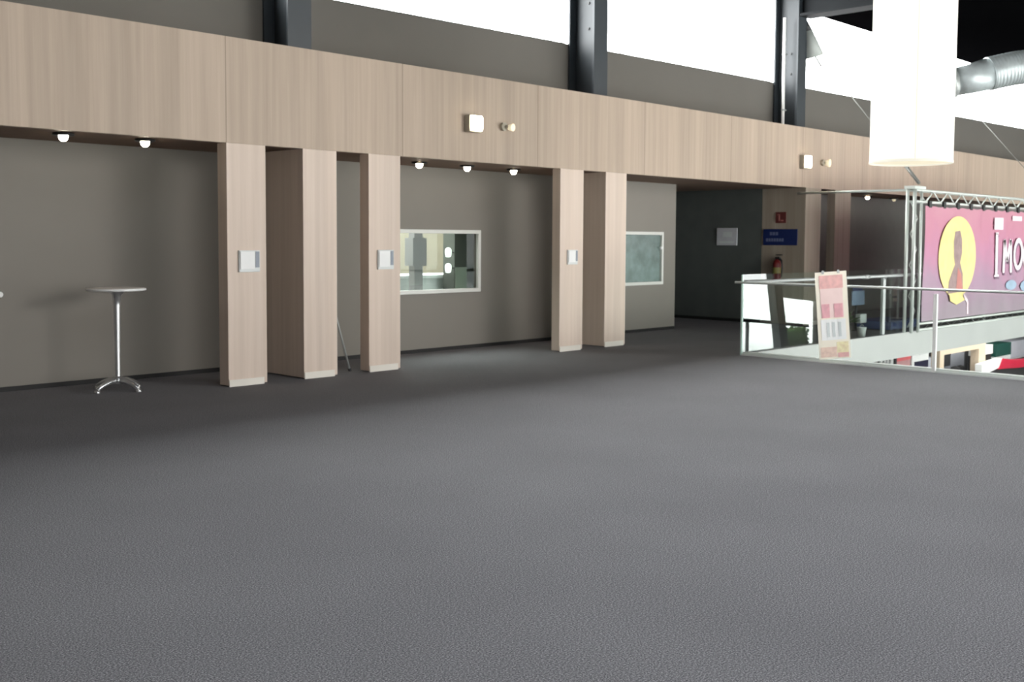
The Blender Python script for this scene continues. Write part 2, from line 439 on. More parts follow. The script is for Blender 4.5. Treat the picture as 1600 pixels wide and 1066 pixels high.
for z, s in ((1.41, 'upper'), (1.18, 'lower')):
    lp = thing('office_glint', (10.80, 11.68, z), f'{s} of two small glowing white shapes added for bright reflections in office window', 'lamp', 'small glowing shapes behind the office window')
    MB().lathe([(0, -.07), (.035, -.065), (.045, -.02), (.045, .04), (.025, .065), (0, .07)], (10.80, 11.70, z), 16).build('glint', M['officeglint'], lp)
    MB().box(10.83, 10.90, 11.69, 11.71, z-.01, z+.01).build('bracket', M['office_grey'], lp)

# ------------------------------------------------------------------ timber pillars
pil = [
 (6.215, 6.70, .18, 'P', 'timber clad pillar with white wall plate, nearest to the bar table'),
 (7.19, 7.66, .92, 'F', 'deep timber clad fin pillar second from the bar table'),
 (8.13, 8.62, .17, 'P', 'timber clad pillar with white wall plate, left of the wide office window'),
 (11.58, 12.09, .15, 'P', 'timber clad pillar with wall plate, right of the wide office window'),
 (12.60, 13.10, .92, 'F', 'deep timber clad fin pillar left of the small office window'),
 (18.57, 19.16, .93, 'F', 'timber clad fin pillar carrying the blue sign, right of dark corridor'),
 (19.73, 20.38, .17, 'P', 'timber clad pillar left of the dark alcove behind the glass balustrade'),
]
for x0, x1, d, k, lab in pil:
    p = thing('clad_pillar', ((x0+x1)/2, W+d/2, 0), lab, 'pillar', 'timber clad pillars along the wall')
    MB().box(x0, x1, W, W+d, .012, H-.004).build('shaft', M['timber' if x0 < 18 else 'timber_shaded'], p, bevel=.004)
    MB().box(x0+.005, x1-.045, W-.012, W, 0, .075).build('plinth', M['plinth'], p)

# white plates on three of the pillars
for x0, x1, z0, z1, lab in ((6.345, 6.605, 1.235, 1.47, 'white wall plate with grey edge on pillar nearest the bar table'),
                            (8.255, 8.50, 1.235, 1.47, 'white wall plate on pillar left of the wide office window'),
                            (11.73, 11.95, 1.25, 1.46, 'white wall plate on pillar right of the wide office window')):
    p = thing('wall_plate', ((x0+x1)/2, W, z0), lab, 'wall plate', 'white plates on the pillars')
    w = x1-x0
    MB().box(x0, x1, W-.022, W, z0, z1, .004).build('backplate', M['offwhite'], p)
    MB().box(x0+.01, x0+w*.74, W-.034, W-.022, z0+.03, z1-.012, .003).build('cover', M['white'], p)
    MB().box(x0+w*.78, x1-.012, W-.03, W-.022, z0+.05, z1-.012).build('side_strip', M['grey_strip'], p)

# ------------------------------------------------------------------ steel columns and roof beams
for i, x in enumerate(cx[:3]):
    zt = ZC + .34
    lab = ['dark steel column above the fascia at upper left', 'dark steel column above the fascia between two bright windows',
           'dark steel column with pale conduit and floodlight beside it'][i]
    c = thing('steel_column', (x+.17, B-.27, H+.08), lab, 'column', 'steel columns between the high windows')
    yf, cw = B-.54, .335
    MB().box(x, x+cw, yf, yf+.035, H+.08, zt).build('front_flange', M['steel'], c)
    MB().box(x, x+cw, B-.036, B-.001, H+.08, zt).build('rear_flange', M['steel'], c)
    MB().box(x+cw/2-.015, x+cw/2+.015, yf+.035, B-.036, H+.08, zt).build('web', M['steel'], c)
    for z in (4.95, 5.35):
        MB().tube([(x+cw/2-.015, B-.3, z), (x+cw/2-.035, B-.3, z)], .022, 8).build('bolt', M['dark_metal'], c)
for x, lab in ((19.5, 'dark roof beam running out from the column with the floodlight'),
               (31.0, 'dark roof beam above the silver duct at upper right')):
    z0 = 6.04 if x < 20 else 6.62
    zt = ZC+.34 if x < 20 else ZC-.03
    if x > 20: z0, zt = 6.05, ZC-.025
    b_ = thing('roof_beam', (x+.21, 3, z0), lab, 'beam', 'dark roof beams')
    MB().box(x, x+.42, YF+.4, B-.56, z0, z0+.05).build('bottom_flange', M['beam'], b_)
    MB().box(x+.13, x+.29, YF+.4, B-.56, z0+.05, zt).build('web', M['beam'], b_)

# pale conduit on the third column
cd = thing('conduit', (19.42, B-.28, T), 'thin pale vertical conduit running up beside the third steel column', 'conduit')
MB().tube([(19.42, B-.28, H+.09), (19.42, B-.28, 6.03)], .03, 10).build('pipe', M['white'], cd)
for z in (4.2, 5.3):
    MB().box(19.39, 19.5, B-.31, B-.25, z, z+.03).build('clip', M['alu'], cd)

# floodlight
fl = thing('floodlight', (20.05, 11.05, 5.9), 'grey cone floodlight hanging on the right of the third column', 'light')
MB().tube([(19.86, 11.02, 6.0), (19.90, 10.98, 5.80)], [.05, .10], 12).build('bracket', M['dark_metal'], fl)
MB().tube([(19.90, 10.98, 5.82), (19.98, 10.94, 5.55), (20.04, 10.90, 5.30)], [.09, .15, .20], 20).build('bell', M['flood'], fl)
MB().tube([(20.08, 10.90, 5.33), (20.26, 10.86, 5.14)], .02, 8).build('arm', M['flood'], fl)

# guy cables
def cable(a, b, r, lab):
    c = thing('guy_cable', b, lab, 'cable', 'thin cables down to the banner truss')
    a, b = Vector(a), Vector(b)
    MB().tube([a, b], r, 8).build('wire', M['cable'], c)
    d = (a-b).normalized()
    MB().tube([b + d*.02, b + d*.55], r*2.6, 8).build('strap', M['cable'], c)
cable((20.42, 11.0, 5.42), (18.62, 8.05, 2.62), .012, 'thin grey cable from third column down behind the lantern')
cable((28.21, 11.2, 5.36), (25.4, 8.05, 2.62), .008, 'thin grey cable at right edge below the silver duct')

# ------------------------------------------------------------------ lights in the soffit and on the fascia
dl = [(4.61, 10.52, 1, 'leftmost warm downlight in the soffit above the bar table'),
      (5.46, 10.52, 1, 'second warm downlight in the soffit, right above bar table alcove'),
      (9.45, 10.80, 1, 'left of three downlights above the wide office window'),
      (10.30, 10.78, 1, 'middle of three downlights above the wide office window'),
      (11.24, 10.80, 1, 'right of three downlights above the wide office window'),
      (22.75, 11.0, 1, 'bright downlight in the soffit of the dark alcove by the banner'),
      (24.30, 11.1, 0, 'dim downlight in the soffit nearest the banner truss')]
for x, y, on, lab in dl:
    d = thing('downlight', (x, y, H), lab, 'downlight', 'round downlights in the soffit')
    MB().lathe([(.044, -.002), (.10, -.004), (.104, -.022), (.085, -.030), (.046, -.026)], (x, y, H), 24).build('rim', M['rim'], d)
    MB().lathe([(.044, -.008), (.046, -.035), (.040, -.062), (.022, -.08), (0, -.085)], (x, y, H), 24).build('lens', M['downlight' if on else 'downlight_dim'], d)

def spot_box(x, z, s, lab):
    d = thing('wall_spotlight', (x, W, z), lab, 'wall light', 'box spotlights on the fascia')
    MB().box(x-s/2-.01, x+s/2+.03, W-.10, W, z-s/2-.02, z+s/2+.01, .008).build('housing', M['housing'], d)
    MB().box(x-s/2, x+s/2+.02, W-.13, W-.10, z-s/2+.005, z+s/2, .02).build('lens', M['lamp'], d)
spot_box(9.80, 3.10, .19, 'glowing square wall light on the timber fascia above office window')
spot_box(18.42, 3.085, .22, 'glowing wall light on the timber fascia above the dark corridor')
def spot_round(x, z, r, lab):
    d = thing('wall_lamp', (x, W, z), lab, 'wall light', 'small round lamps on the fascia')
    MB().tube([(x-.06, W, z), (x-.06, W-.05, z)], .055, 16).build('rose', M['housing'], d)
    MB().tube([(x-.06, W-.03, z), (x, W-.09, z-.005)], .02, 8).build('arm', M['housing'], d)
    MB().tube([(x, W-.06, z-.005), (x+.01, W-.13, z-.01)], [r*.7, r], 18).build('lens', M['lamp_dim'], d)
spot_round(10.46, 3.105, .05, 'small dim round lamp on fascia beside the square wall light')
spot_round(19.22, 3.11, .075, 'small dim round lamp on fascia left of the hanging lantern')

# ------------------------------------------------------------------ bar table
tb = thing('bar_table', (5.26, 10.80, 0), 'tall round bar table with slim aluminium pole in the left alcove', 'table')
bx, by = 5.26, 10.80
MB().lathe([(0, 1.045), (.27, 1.045), (.288, 1.052), (.292, 1.062), (.288, 1.073), (.28, 1.076), (0, 1.077)], (bx, by, 0), 40).build('table_top', M['table_top'], tb)
MB().lathe([(.29, 1.05), (.297, 1.054), (.297, 1.07), (.29, 1.074)], (bx, by, 0), 40).build('edge_band', M['white'], tb)
MB().lathe([(.085, 1.045), (.08, 1.03), (.044, 1.0), (.036, .9), (.031, .45), (.029, .14), (.031, .10)], (bx, by, 0), 20).build('pole', M['chrome'], tb)
MB().lathe([(0, .15), (.04, .15), (.055, .12), (.06, .075), (0, .07)], (bx, by, 0), 20).build('hub', M['chrome'], tb)
for k in range(4):
    a = math.radians(-161 + 90*k)
    dx, dy = math.cos(a), math.sin(a)
    pts = [(bx+dx*r, by+dy*r, z) for r, z in ((.03, .105), (.12, .10), (.21, .072), (.29, .03))]
    leg = MB().tube(pts, [.032, .028, .024, .021], 10).build('leg', M['chrome'], tb)
    MB().lathe([(0, .03), (.026, .028), (.03, .008), (.028, 0), (0, 0)], (bx+dx*.285, by+dy*.285, 0), 14).build('foot_pad', M['chrome'], leg)

# little knob at the far left of the back wall
kb = thing('small_knob', (4.33, B, 1.01), 'small white knob on the grey wall at the left edge', 'knob')
MB().tube([(4.33, B, 1.01), (4.33, B-.012, 1.01)], .035, 16).build('rose', M['alu'], kb)
MB().tube([(4.33, B-.012, 1.01), (4.33, B-.03, 1.01), (4.33, B-.05, 1.01), (4.33, B-.065, 1.01)], [.014, .02, .032, .022], 16).build('grip', M['white'], kb)

# thin pole leaning against the second pillar
lp = thing('leaning_pole', (8.0, 10.45, 0), 'thin grey pole leaning in the narrow gap beside the second pillar', 'pole')
MB().tube([(8.02, 10.44, .012), (7.685, 10.50, 1.25)], .013, 8).build('shaft', M['alu'], lp)
MB().tube([(8.024, 10.439, .002), (8.014, 10.441, .035)], .02, 10).build('foot', M['dark_metal'], lp)

# ------------------------------------------------------------------ signs by the corridor
XS = 18.57
s = thing('blue_sign', (XS, 10.72, 1.5), 'blue sign with two lines of white lettering on the fin pillar', 'sign')
MB().box(XS-.02, XS, 10.36, 11.09, 1.525, 1.835, .004).build('panel', M['blue_sign'], s)
lt = MB()
for y0, y1, z, n in ((10.76, 10.95, 1.715, 3), (10.64, 11.03, 1.595, 7)):
    w_ = (y1-y0)/n
    for i in range(n): lt.box(XS-.023, XS-.02, y0+i*w_+.006, y0+(i+1)*w_-.006, z, z+.062)
lt.build('lettering', M['sign_text'], s)
s = thing('fire_sign', (XS, 10.72, 2.0), 'small red fire sign above the blue sign', 'sign')
MB().box(XS-.012, XS, 10.61, 10.83, 1.95, 2.16).build('panel', M['red'], s)
q = MB(); q.box(XS-.016, XS-.012, 10.735, 10.765, 1.985, 2.09).box(XS-.016, XS-.012, 10.66, 10.72, 1.985, 2.01); q.box(XS-.016, XS-.012, 10.73, 10.79, 2.1, 2.115)
q.build('symbol', M['figure_red'], s)
fe = thing('fire_extinguisher', (18.46, 10.74, 0), 'red fire extinguisher with yellow label hung below the blue sign', 'extinguisher')
MB().lathe([(0, .78), (.07, .785), (.078, .81), (.078, 1.17), (.062, 1.22), (.03, 1.25), (.026, 1.27)], (18.48, 10.74, 0), 20).build('cylinder', M['deep_red'], fe)
MB().lathe([(.08, .98), (.08, 1.1)], (18.48, 10.74, 0), 20).build('label_band', M['yellow'], fe)
MB().box(18.45, 18.51, 10.68, 10.76, 1.26, 1.30).box(18.465, 18.495, 10.62, 10.76, 1.33, 1.35).build('valve', M['dark_metal'], fe)
MB().tube([(18.48, 10.7, 1.28), (18.42, 10.6, 1.24), (18.41, 10.58, 1.1), (18.42, 10.6, .92)], .014, 8).build('hose', M['dark_metal'], fe)
MB().box(18.545, 18.57, 10.70, 10.78, .95, 1.3).build('bracket', M['dark_metal'], fe)
s = thing('notice_board', (XS, 11.9, 1.5), 'pale grey rectangular notice on the black corridor wall', 'notice')
MB().box(XS-.02, XS, 11.68, 12.15, 1.515, 1.86, .003).build('panel', M['paper'], s)
MB().box(XS-.024, XS-.02, 11.74, 12.09, 1.56, 1.6).box(XS-.024, XS-.02, 11.8, 12.0, 1.68, 1.78).build('printing', M['poster_grey'], s)

# ------------------------------------------------------------------ balustrades round the void
ra = thing('glass_balustrade', (X0, 4, 0), 'clear glass balustrade with thin handrail along the carpet edge', 'balustrade', 'glass balustrades round the void')
xr = X0 - .03
for a, b in ((5.46, Y0-.03), (2.7, 5.40), (-.1, 2.64)):
    MB().box(xr-.006, xr+.006, a, b, .02, .99).build('glass_panel', M['railglass_clear'], ra)
MB().tube([(xr, Y0+.1, 1.02), (xr, -3, 1.02)], .017, 12).build('handrail', M['alu'], ra)
for y in (5.43, 2.67, -.13):
    MB().box(xr-.022, xr+.022, y-.022, y+.022, 0, .965, .004).build('post', M['white'], ra)
MB().box(xr-.02, xr+.02, -3, Y0-.03, 0, .02).build('base_channel', M['offwhite'], ra)
MB().box(xr-.012, xr+.012, Y0-.03, Y0-.005, 0, 1.13).build('end_edge', M['edgeglass'], ra)

rb = thing('glass_balustrade', (18, Y0+.05, 0), 'glass balustrade with steel handrail along the far walkway, reflecting bright windows', 'balustrade', 'glass balustrades round the void')
yr = Y0 + .04
for a, b in ((13.2, 17.64), (17.74, 22.2), (22.3, 26.5)):
    MB().box(a, b, yr-.006, yr+.006, .015, 1.13).build('glass_panel', M['railglass'], rb)
MB().tube([(13.25, yr-.05, 1.02), (27, yr-.05, 1.02)], .026, 12).build('handrail', M['alu'], rb)
for x in (17.69, 22.25):
    MB().box(x-.045, x+.045, yr-.02, yr+.03, .015, 1.0, .006).build('post', M['alu'], rb)
    MB().tube([(x, yr-.05, 1.02), (x, yr-.01, .97)], .02, 8).build('rail_bracket', M['alu'], rb)
MB().tube([(16.85, yr-.05, 1.02), (17.0, yr-.05, 1.02)], .036, 12).build('rail_joint', M['alu'], rb)

# ------------------------------------------------------------------ poster on the carpet edge
PC = Vector((12.968, 6.655, 0)); PR = Vector((.694, -.72, 0)); PN = Vector((-.72, -.694, 0)); ang = math.radians(4.6)
po = thing('poster_board', PC, 'tilted cream and pink poster board propped against the glass balustrade', 'poster')
def pq(name, u0, u1, z0, z1, off, m):
    P = []
    for u, z in ((u0, z0), (u1, z0), (u1, z1), (u0, z1)):
        z -= .085
        P.append(PC + PR*(u*math.cos(ang) - z*math.sin(ang)) + Vector((0, 0, .085 + u*math.sin(ang) + z*math.cos(ang))) + PN*off)
    return MB().prism(P, PN*(.004 if off else -.014)).build(name, m, po)
pq('board', -.20, .205, .085, 1.215, 0, M['poster'])
pq('heading', -.155, .15, 1.0, 1.17, .001, M['poster_red'])
pq('picture', -.15, .14, .62, 1.0, .001, M['poster_pale'])
pq('picture', -.14, -.04, .62, .80, .006, M['poster_rose'])
pq('picture', .02, .13, .62, .80, .006, M['poster_rose'])
pq('text_block', -.16, .16, .33, .60, .001, M['poster_white'])
for u in (-.07, .0, .08):
    pq('text_column', u-.018, u+.018, .37, .56, .006, M['poster_grey'])
pq('footer', -.18, .03, .11, .24, .001, M['poster_orange'])
pq('footer', .03, .18, .16, .30, .001, M['poster_yellow'])
pq('footer', .04, .18, .10, .16, .001, M['poster_red'])
for u in (-.1, .1):
    pq('clip', u-.015, u+.015, 1.19, 1.235, .002, M['alu'])

# ------------------------------------------------------------------ banner on its truss, hung in front of the walkway
k_ = 7.97 / 8.18
def bz(z): return 1.6 + (z-1.6)*k_
YT = 7.97
tr = thing('banner_truss', (18.4, YT+.1, bz(-.03)), 'silver tube truss frame carrying the pink banner', 'truss')
xa, xb = 18.75*k_, 19.03*k_
ztop, zbot = bz(2.52), bz(-.02)
zt2, zb2 = bz(2.32), bz(.13)
xe = 27.5
for x in (xa, xb):
    for y in (YT, YT+.13):
        MB().tube([(x, y, zbot), (x, y, ztop+.02)], .03 if x == xa else .024, 12).build('upright', M['truss'], tr)
for z in (ztop, zt2):
    MB().tube([(xa, YT, z), (xe, YT, z)], .022, 10).build('chord', M['truss'], tr)
    MB().tube([(xa, YT+.13, z), (xe, YT+.13, z)], .022, 10).build('chord', M['truss'], tr)
for z in (zb2, zbot+.04):
    MB().tube([(xb, YT, z), (xe, YT, z)], .022, 10).build('chord', M['truss'], tr)
br = MB()
x = xb; up = True
while x < xe-.4:
    br.tube([(x, YT+.065, ztop if up else zt2), (x+.32, YT+.065, zt2 if up else ztop)], .012, 8)
    x += .32; up = not up
br.build('top_bracing', M['truss'], tr)
br = MB(); x = xb; up = True
while x < xe-.4:
    br.tube([(x, YT+.03, zb2 if up else zbot+.04), (x+.3, YT+.03, zbot+.04 if up else zb2)], .014, 8)
    x += .3; up = not up
br.build('bottom_bracing', M['truss_dark'], tr)
br = MB(); z = zbot+.1; up = True
while z < ztop-.3:
    br.tube([(xa if up else xb, YT+.065, z), (xb if up else xa, YT+.065, z+.27)], .010, 8)
    z += .27; up = not up
br.build('upright_bracing', M['truss'], tr)
for z in (ztop,):
    MB().tube([(xa, YT+.13, z), (xa, W+.005, z)], .022, 10).build('wall_arm', M['truss'], tr)
MB().box(xa-.08, xb+.1, YT-.03, YT+.16, ztop+.02, ztop+.07).build('corner_plate', M['truss'], tr)

bn = thing('banner', (22, YT-.05, bz(.16)), 'pink banner with yellow oval emblem and white lettering on truss', 'banner')
YB = YT - .05
bx0, bx1, bz0, bz1 = 19.07*k_, 27.0, bz(.17), bz(2.25)
mb = MB(); nx, nzv = 90, 14; V = []
for i in range(nx+1):
    for j in range(nzv+1):
        x = bx0 + (bx1-bx0)*i/nx; z = bz0 + (bz1-bz0)*j/nzv
        sag = .018*math.sin(i*PI/4.5)**2 if j == nzv else 0
        V.append(mb.bm.verts.new((x, YB + .008*math.sin(x*5.1+z*2.2) + .006*math.sin(x*11-z*3), z - sag)))
for i in range(nx):
    for j in range(nzv):
        a = i*(nzv+1)+j
        f = mb.bm.faces.new((V[a], V[a+nzv+1], V[a+nzv+2], V[a+1])); f.smooth = True
mb.build('sheet', M['banner'], bn)
yb = YB - .018
def kx(x): return x*k_
em = MB().disc((kx(20.55), bz(1.32)), .88*k_, .75, yb, .004, 48).build('emblem', M['emblem'], bn)
fg = MB()
prof = [(20.40, 1.80), (20.62, 1.82), (20.72, 1.66), (20.74, 1.40), (20.66, 1.22), (20.80, 1.0), (20.82, .78), (20.84, .66),
        (20.12, .64), (20.16, .86), (20.28, 1.02), (20.42, 1.18), (20.36, 1.34), (20.34, 1.62)]
fg.prism([(kx(a), yb-.005, bz(c)) for a, c in prof], (0, -.003, 0)); fg.build('figure', M['figure'], em)
fg = MB(); fg.prism([(kx(a), yb-.009, bz(c)) for a, c in [(20.56, 1.12), (20.72, 1.0), (20.80, .7), (20.50, .68)]], (0, -.003, 0)); fg.build('robe', M['figure_red'], em)
fg = MB(); fg.prism([(kx(a), yb-.005, bz(c)) for a, c in [(20.2, .64), (20.85, .64), (20.95, .5), (20.55, .42), (20.25, .5)]], (0, -.003, 0)); fg.build('base', M['emblem'], em)
fg = MB(); fg.ribbon([(kx(20.85), bz(.6)), (kx(21.08), bz(.46)), (kx(21.1), bz(.22))], .07, yb-.002); fg.build('ribbon_tail', M['pinkblock'], em)
def letter(strokes, w, name='letter'):
    sh = MB()
    if isinstance(w, tuple): ws = [w[0]] + [.04]*len(strokes)
    else: ws = [w]*len(strokes)
    for st, w_ in zip(strokes, ws): sh.ribbon([(kx(a)+.05, bz(c)-.05) for a, c in st], w_, yb, .002)
    lo = MB()
    for st, w_ in zip(strokes, ws): lo.ribbon([(kx(a), bz(c)) for a, c in st], w_, yb-.004, .004)
    o = lo.build(name, M['letter'], bn)
    sh.build('shadow', M['lettershade'], o)
letter([[(22.50, 1.78), (22.53, .94)], [(22.44, 1.78), (22.58, 1.78)], [(22.42, .93), (22.66, .93)]], (.11, .11))
letter([[(22.92, .98), (22.94, 1.66), (23.10, 1.22), (23.28, 1.66), (23.34, .98)]], .10)
def arc(cx_, cz, rx, rz, a0, a1, n=18):
    return [(cx_ + rx*math.cos(math.radians(a0+(a1-a0)*i/n)), cz + rz*math.sin(math.radians(a0+(a1-a0)*i/n))) for i in range(n+1)]
letter([arc(23.74, 1.36, .23, .29, 0, 360)], .10)
letter([arc(24.32, 1.36, .25, .29, 50, 320), [(24.36, 1.33), (24.52, 1.33), (24.52, 1.12)]], .10)
MB().box(kx(22.36), kx(22.84), yb-.004, yb, bz(1.86), bz(2.10)).build('small_block', M['pinkblock'], bn)
MB().box(kx(23.35), kx(23.9), yb-.004, yb, bz(2.05), bz(2.15)).build('small_block', M['pinkblock'], bn)
fg = MB(); fg.disc((kx(23.4), bz(.72)), .3, .1, yb, .002); fg.disc((kx(24.3), bz(.68)), .35, .12, yb, .002); fg.build('blue_print', M['bluish'], bn)
x = bx0 + .2
while x < 25.5:
    MB().box(x-.05, x+.05, YB-.015, YB+.02, bz1-.03, zt2+.02).build('tie', M['truss_dark'], bn); x += .62

# ------------------------------------------------------------------ small things on the far walkway
st = thing('info_stand', (18.3, 9.0, 0), 'slate blue info board on a stand behind the far glass balustrade', 'stand')
MB().box(18.08, 18.56, 8.98, 9.0, .46, .72, .005).build('board', M['slate'], st)
MB().box(18.12, 18.46, 8.975, 9.0, .72, .78).build('header', M['navy'], st)
MB().box(18.26, 18.5, 8.9, 9.0, .14, .30, .01).build('leaflet_tray', M['offwhite'], st)
MB().tube([(18.34, 9.03, .01), (18.34, 9.03, .75)], .02, 8).build('post', M['dark_metal'], st)
MB().box(18.2, 18.5, 8.9, 9.15, 0, .015).build('foot', M['dark_metal'], st)
pp = thing('potted_plant', (17.9, 9.0, 0), 'small leafy green plant in dark pot beside the info board', 'plant')
MB().lathe([(0, 0), (.09, 0), (.12, .16), (.105, .16), (.09, .14), (0, .14)], (17.9, 9.0, 0), 16).build('pot', M['charcoal'], pp)
lf = MB()
for i in range(46):
    a = random.uniform(0, 2*PI); e = random.uniform(.2, 1.3); L_ = random.uniform(.2, .36)
    d = Vector((math.cos(a)*math.cos(e), math.sin(a)*math.cos(e), math.sin(e))); s_ = d.cross(Vector((0, 0, 1))).normalized()*.035
    o_ = Vector((17.9, 9.0, .15)); mid = o_ + d*L_*.55
    lf.face([o_, mid + s_, o_ + d*L_ - Vector((0, 0, .04)), mid - s_], True)
lf.build('foliage', M['leaf'], pp)
bk = thing('white_bucket', (17.2, 8.36, 0), 'small white bucket at the foot of the far glass balustrade', 'bucket')
MB().lathe([(0, .0), (.06, 0), (.075, .15), (.08, .15), (.08, .16), (.07, .16), (.055, .015), (0, .015)], (17.2, 8.36, 0), 18).build('body', M['white'], bk)
MB().tube([(17.2+.075*math.cos(t), 8.36, .15+.05*math.sin(t)) for t in [PI*i/10 for i in range(11)]], .006, 6).build('handle', M['alu'], bk)
bp_ = thing('blue_platform', (19.1, 8.9, 0), 'low blue cloth covered platform on the far walkway by truss', 'platform')
MB().box(18.62, 19.9, 8.5, 9.2, .02, .17, .015).build('cloth_top', M['blue'], bp_)
MB().box(18.66, 19.85, 8.55, 9.15, 0, .03).build('base', M['charcoal'], bp_)
op = thing('display_stand', (19.4, 8.9, 0), 'slim display stand with pale cards behind the far balustrade', 'stand')
MB().tube([(19.55, 8.8, .17), (19.55, 8.8, .78)], .02, 8).build('pole', M['alu'], op)
MB().box(19.30, 19.46, 8.78, 8.80, .60, .72).box(19.26, 19.42, 8.76, 8.78, .5, .56).build('cards', M['beige'], op)
MB().box(19.30, 19.55, 8.79, 8.81, .66, .69).build('arm', M['alu'], op)
MB().box(19.45, 19.65, 8.7, 8.9, .17, .185).build('foot', M['alu'], op)

# ------------------------------------------------------------------ lantern and duct
lx, ly = 11.33, 5.0
R_, zb0, zb1 = .418, 2.44, 5.35
ln = thing('hanging_lantern', (lx, ly, zb0), 'tall glowing white cylindrical fabric lantern hanging over the void', 'lantern')
MB().lathe([(R_, zb0), (R_+.004, zb0+.02), (R_+.004, zb1-.02), (R_, zb1)], (lx, ly, 0), 64).build('shade', M['shade'], ln)
MB().lathe([(R_-.012, zb0+.012), (0, zb0+.012)], (lx, ly, 0), 48).build('diffuser', M['shade_base'], ln)
MB().lathe([(R_+.006, zb0-.006), (R_+.009, zb0), (R_+.009, zb0+.022), (R_+.004, zb0+.024), (R_-.014, zb0+.01), (R_-.014, zb0-.004), (R_+.006, zb0-.006)], (lx, ly, 0), 64).build('bottom_ring', M['seam'], ln)
a = math.atan2(-ly, -lx) + .10
px_, py_ = lx + math.cos(a)*(R_+.004), ly + math.sin(a)*(R_+.004)
MB().tube([(px_, py_, zb0+.02), (px_, py_, zb1-.02)], .006, 6).build('seam', M['seam'], ln)
MB().lathe([(R_, zb1), (0, zb1)], (lx, ly, 0), 48).build('top_disc', M['shade'], ln)
MB().tube([(lx, ly, zb1), (lx, ly, ZC+.36)], .012, 8).build('suspension_cable', M['cable'], ln)

du = thing('air_duct', (24, 7.5, 5.2), 'silver spiral air duct with round nozzle below the ceiling', 'duct')
path = [(22.42, 9.16, 4.87), (22.72, 8.85, 4.95), (23.0, 8.56, 5.06), (23.3, 8.25, 5.16), (23.62, 7.92, 5.22), (24.4, 7.12, 5.28), (25.6, 5.9, 5.30), (28, 3.5, 5.30)]
# smooth path and ribbed skin
def catmull(P, n):
    P = [Vector(p) for p in P]; out = []
    for i in range(len(P)-1):
        p0, p1, p2, p3 = P[max(i-1, 0)], P[i], P[i+1], P[min(i+2, len(P)-1)]
        for j in range(n):
            t = j/n
            out.append(.5*((2*p1) + (p2-p0)*t + (2*p0-5*p1+4*p2-p3)*t*t + (3*p1-p0-3*p2+p3)*t**3))
    out.append(P[-1]); return out
pp_ = catmull(path[2:], 26)
rr = [.335 + (.012 if i % 4 == 0 else 0) for i in range(len(pp_))]
MB().tube(pp_, rr, 28).build('spiral_pipe', M['duct'], du)
MB().tube([(22.50, 9.08, 4.89), (22.74, 8.83, 4.96), (23.02, 8.54, 5.07)], [.285, .30, .33], 28).build('cone', M['duct'], du)
MB().tube([(22.40, 9.18, 4.862), (22.50, 9.08, 4.89)], [.325, .325], 28).build('nozzle_ring', M['alu'], du)
MB().tube([(22.385, 9.195, 4.858), (22.40, 9.18, 4.862)], .27, 24).build('grille', M['dark_metal'], du)
for x, y, z in ((24.0, 7.53, 5.58), (26.2, 5.3, 5.62)):
    MB().tube([(x, y, z), (x, y, ZC-.01)], .012, 6).build('hanger', M['dark_metal'], du)

# ------------------------------------------------------------------ exhibition stands in the lower hall
YL = 15.0
def lbox(mb, x0, x1, z0, z1, y0=YL, d=.6): return mb.box(x0, x1, y0, y0+d, z0, z1)
b1 = thing('booth_frame', (32.7, YL, ZL), 'white booth frame with thin upright bars in the lower hall', 'booth')
fm = MB(); lbox(fm, 32.25, 33.1, -2.04, -1.96, d=.1)
fm.build('top_rail', M['white'], b1)
for x in (32.27, 32.5, 32.72, 32.94, 33.05): lbox(MB(), x, x+.06, ZL, -2.04, d=.06).build('bar', M['white'], b1)
b1 = thing('red_booth', (33.8, YL, ZL), 'small booth with red upper panel in the lower hall', 'booth')
lbox(MB(), 33.24, 34.36, ZL, -2.22).build('wall_panel', M['booth_pink'], b1)
lbox(MB(), 33.28, 34.34, -2.22, -1.92, YL-.03, .66).build('fascia_panel', M['booth_red'], b1)
lbox(MB(), 33.16, 33.26, ZL, -2.05, YL-.05).build('corner_post', M['charcoal'], b1)
b1 = thing('white_kiosk', (35.1, YL, ZL), 'white kiosk with dark screen in the lower hall', 'kiosk')
lbox(MB(), 34.5, 35.8, ZL, -2.02).build('body', M['white'], b1)
lbox(MB(), 34.70, 35.73, -2.58, -2.34, YL-.03, .03).build('screen', M['screen'], b1)
lbox(MB(), 35.0, 35.7, -2.12, -2.03, YL-.04, .04).build('header', M['offwhite'], b1)
b1 = thing('wooden_portal', (38.6, YL, ZL), 'pale wooden portal frame in the lower hall below the banner', 'portal')
lbox(MB(), 36.5, 40.62, -2.26, -2.08, YL-.1, .3).build('lintel', M['birch'], b1)
lbox(MB(), 36.5, 36.86, ZL, -2.26, YL-.1, .3).build('jamb', M['birch'], b1)
lbox(MB(), 39.98, 40.62, ZL, -2.26, YL-.1, .3).build('jamb', M['birch'], b1)
b1 = thing('display_stand', (38.1, 16, ZL), 'grey display stand with dark panels inside the wooden portal', 'stand')
lbox(MB(), 36.9, 42.0, ZL, -2.62, 16.2, .3).build('back_panel', M['booth_grey'], b1)
lbox(MB(), 39.3, 40.6, -2.62, -2.2, 16.15, .3).build('dark_panel', M['charcoal'], b1)
lbox(MB(), 39.1, 40.3, -3.0, -2.5, 16.05, .1).build('dark_panel', M['charcoal'], b1)
lbox(MB(), 41.9, 42.4, ZL, -2.3, 16.22, .2).build('dark_post', M['charcoal'], b1)
for x in (40.4, 40.9):
    MB().lathe([(0, .2), (.16, .14), (.2, -.05), (.12, -.2), (0, -.22)], (x, 15.9, -3.2), 14).build('round_display', M['charcoal'], b1)
b1 = thing('white_booth', (41.4, 15.3, ZL), 'white topped booth with dark interior right of the wooden portal', 'booth')
